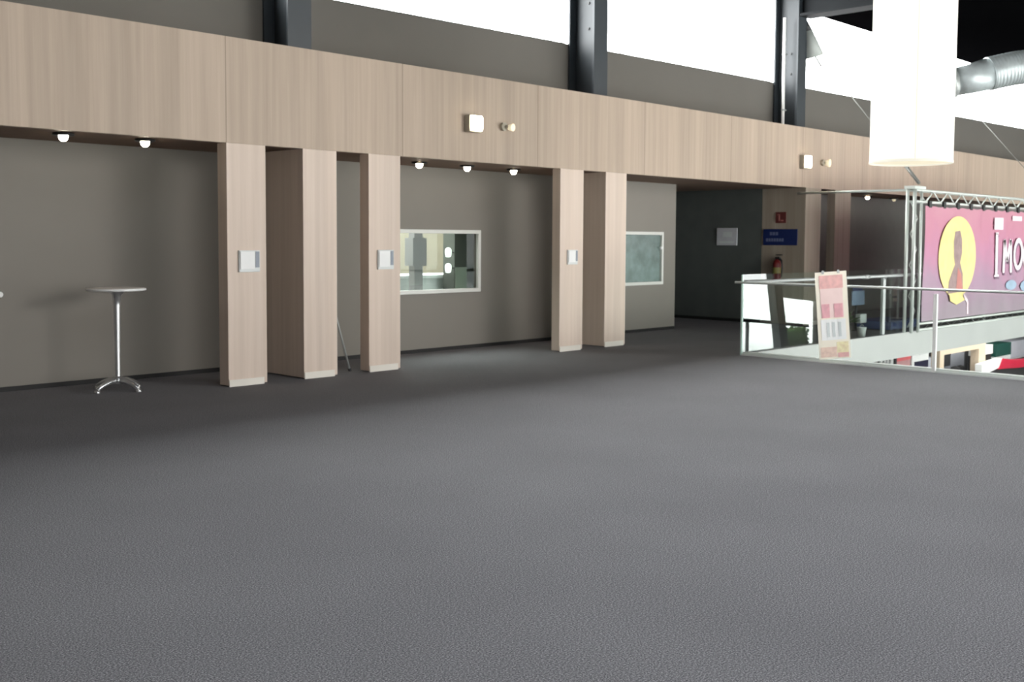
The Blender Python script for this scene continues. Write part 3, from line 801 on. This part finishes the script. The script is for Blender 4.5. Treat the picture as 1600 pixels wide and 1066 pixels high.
lbox(MB(), 40.7, 42.3, -2.62, -2.28, YL+.25, .3).build('header_panel', M['white'], b1)
lbox(MB(), 40.7, 42.3, ZL, -2.62, YL+.3, .25).build('interior', M['charcoal'], b1)
b1 = thing('glass_cabinet', (43.8, 15.3, ZL), 'dark green glass showcase in the lower hall at right', 'cabinet')
lbox(MB(), 42.5, 44.1, -2.78, -2.3, YL+.2).build('glass_front', M['teal'], b1)
lbox(MB(), 44.1, 47.5, -2.95, -2.3, YL+.2).build('side_panel', M['booth_grey'], b1)
lbox(MB(), 42.5, 47.5, -3.0, -2.78, YL+.22).build('shelf', M['offwhite'], b1)
lbox(MB(), 42.5, 47.5, ZL, -3.0, YL+.25).build('plinth', M['charcoal'], b1)
b1 = thing('reception_counter', (43, 14.6, ZL), 'red and white sloping counter top at lower right edge', 'counter')
y = 14.6; f_ = 14.6/15
MB().prism([(40.6*f_, y, -2.78), (42.6*f_, y, -2.70), (42.9*f_, y, -2.96), (40.6*f_, y, -3.2)], (0, .25, 0)).build('white_top', M['white'], b1)
MB().prism([(42.6*f_, y-.01, -2.70), (44.0*f_, y-.01, -2.86), (47.5*f_, y-.01, -3.04), (47.5*f_, y-.01, -3.3), (44.2*f_, y-.01, -3.18), (42.9*f_, y-.01, -3.1), (42.2*f_, y-.01, -3.08)], (0, .25, 0)).build('red_top', M['crimson'], b1)
MB().prism([(40.8*f_, y+.05, -3.2), (42.5*f_, y+.05, -3.02), (47.5*f_, y+.05, -3.25), (47.5*f_, y+.05, ZL), (40.8*f_, y+.05, ZL)], (0, .2, 0)).build('body', M['charcoal'], b1)

# ------------------------------------------------------------------ unseen glazed side, added to light the room and mirror in the balustrade
fa = MB()
for x in (-2, 3, 8, 13.5, 19, 24.5, 30, 35.5, 41): fa.box(x, x+.15, YF-.1, YF, 0 if x < 13 else ZL, 3.6)
struct('wall_blocker', MB().box(-2.0, 49.4, YF-.2, YF, 3.6, ZC+.5), M['dark_wall'])  # unseen wall added to hold back light on the upper surfaces
fa.box(43.0, 43.16, YF-.1, YF, ZL, -1.95)
fa.prism([(42.2, YF, -1.86), (48.7, YF, -2.50), (48.7, YF, -2.66), (42.2, YF, -2.02)], (0, -.1, 0))
struct('window_9', fa, M['facade'])
struct('wall_facade', MB().prism([(45.25, YF, .1), (49.4, YF, .1), (49.4, YF, -1.4), (45.25, YF, -1.0)], (0, -.08, 0)), M['spandrel'])
sl = thing('slanted_column', (45.8, YF+.3, ZL), 'dark slanted column mirrored in the far glass balustrade', 'column')
MB().prism([(43.6, YF+.1, 3.4), (44.2, YF+.1, 3.4), (46.22, YF+.1, ZL), (45.5, YF+.1, ZL)], (0, .4, 0)).build('shaft', M['facade'], sl)
hd = thing('hedge', (47.4, YF-1.2, ZL), 'green hedge outside, mirrored in the far glass balustrade', 'hedge')
hm = MB()
for i in range(2600):
    c = Vector((random.uniform(46.9, 49.2), YF - random.uniform(.3, .8), random.uniform(ZL, -2.75 + random.uniform(-.12, .12))))
    u = Vector((random.uniform(-1, 1), random.uniform(-1, 1), random.uniform(-1, 1))).normalized()*.13
    v = u.orthogonal().normalized()*.08
    hm.face([c-u, c+v, c+u, c-v])
hm.build('foliage', M['hedge'], hd)
MB().box(47.0, 49.2, YF-.8, YF-.35, ZL, -2.95).build('core', M['hedge'], hd)
struct('ground', MB().box(-60, 140, -90, YF-.2, ZL-.2, ZL), M['pavement'])

# ------------------------------------------------------------------ light
wd = bpy.data.worlds.new('overcast'); sc.world = wd; wd.use_nodes = True
bg = wd.node_tree.nodes['Background']
bg.inputs['Color'].default_value = (.985, 1.0, .995, 1)
_N, _L = wd.node_tree.nodes.new, wd.node_tree.links.new      # overcast sky, brighter towards the clerestory side
tc = _N('ShaderNodeTexCoord'); sp = _N('ShaderNodeSeparateXYZ'); _L(tc.outputs['Generated'], sp.inputs[0])
mrw = _N('ShaderNodeMapRange'); mrw.inputs['From Min'].default_value = -.4; mrw.inputs['From Max'].default_value = .5
mrw.inputs['To Min'].default_value = SKY_S; mrw.inputs['To Max'].default_value = SKY_N
_L(sp.outputs['Y'], mrw.inputs['Value']); _L(mrw.outputs[0], bg.inputs['Strength'])

def lamp(kind, name, loc, power, col=(1, 1, 1), size=.2, rot=None, size_y=None, spot=None):
    l = bpy.data.lights.new(name, kind); l.energy = power; l.color = col
    if kind == 'AREA':
        l.size = size
        if size_y: l.shape = 'RECTANGLE'; l.size_y = size_y
    elif kind in ('POINT', 'SPOT'): l.shadow_soft_size = size
    if spot: l.spot_size = math.radians(spot); l.spot_blend = .8
    o = bpy.data.objects.new(name, l); COL.objects.link(o); o.location = loc
    if rot: o.rotation_euler = rot
    return o
for x, y, on, lab in dl:
    if on: lamp('SPOT', 'downlight_lamp', (x, y, H-.11), 2.5, (1, .80, .66), .04, (0, 0, 0), spot=95)
lamp('AREA', 'facade_key', (13.5, YF+.3, 5.0), 1850, (1, .98, .95), 9, Vector((.30, -1, .14)).to_track_quat('Z', 'Y').to_euler(), 3.0)  # key light added in front of the unseen glazed side
lamp('AREA', 'floor_fill', (4.5, 1.5, 6.3), 150, (.86, .92, 1), 5, (0, 0, 0), 5)  # unseen fill added to lift the carpet near the camera
lamp('AREA', 'lower_hall_fill', (40, 13, -.55), 550, (1, .98, .95), 8, (0, 0, 0), 5)  # unseen fill added to brighten the lower hall stands
lamp('AREA', 'office_fill', (11, 12.8, 2.55), 30, (1, .98, .92), 1.6, (0, 0, 0), .8)  # unseen fill added for the shapes behind the office window

# ------------------------------------------------------------------ camera
cam = bpy.data.cameras.new('camera'); co = bpy.data.objects.new('camera', cam); COL.objects.link(co)
f_px, cy_px, pitch, yaw, roll = 1688.96, 478.69, .0614, .8045, .0055
cam.sensor_width = 36; cam.lens = f_px/1600*36
cam.shift_y = -(533 - cy_px)/1600
cam.clip_end = 400
cam.dof.use_dof = True; cam.dof.focus_distance = 3.6; cam.dof.aperture_fstop = 7.5
Fv = Vector((math.sin(yaw)*math.cos(pitch), math.cos(yaw)*math.cos(pitch), -math.sin(pitch)))
Rv = Vector((math.cos(yaw), -math.sin(yaw), 0)); Uv = Rv.cross(Fv)
R2 = Rv*math.cos(roll) + Uv*math.sin(roll); U2 = -Rv*math.sin(roll) + Uv*math.cos(roll)
mw = Matrix((( R2.x, U2.x, -Fv.x, 0), (R2.y, U2.y, -Fv.y, 0), (R2.z, U2.z, -Fv.z, 1.6), (0, 0, 0, 1)))
co.matrix_world = mw
sc.camera = co

sc.view_settings.view_transform = 'Standard'
sc.view_settings.look = 'None'
sc.view_settings.exposure = 0
sc.view_settings.gamma = 1
sc.cycles.use_denoising = True
sc.cycles.max_bounces = 8; sc.cycles.diffuse_bounces = 5; sc.cycles.transparent_max_bounces = 16
sc.cycles.sample_clamp_indirect = 20
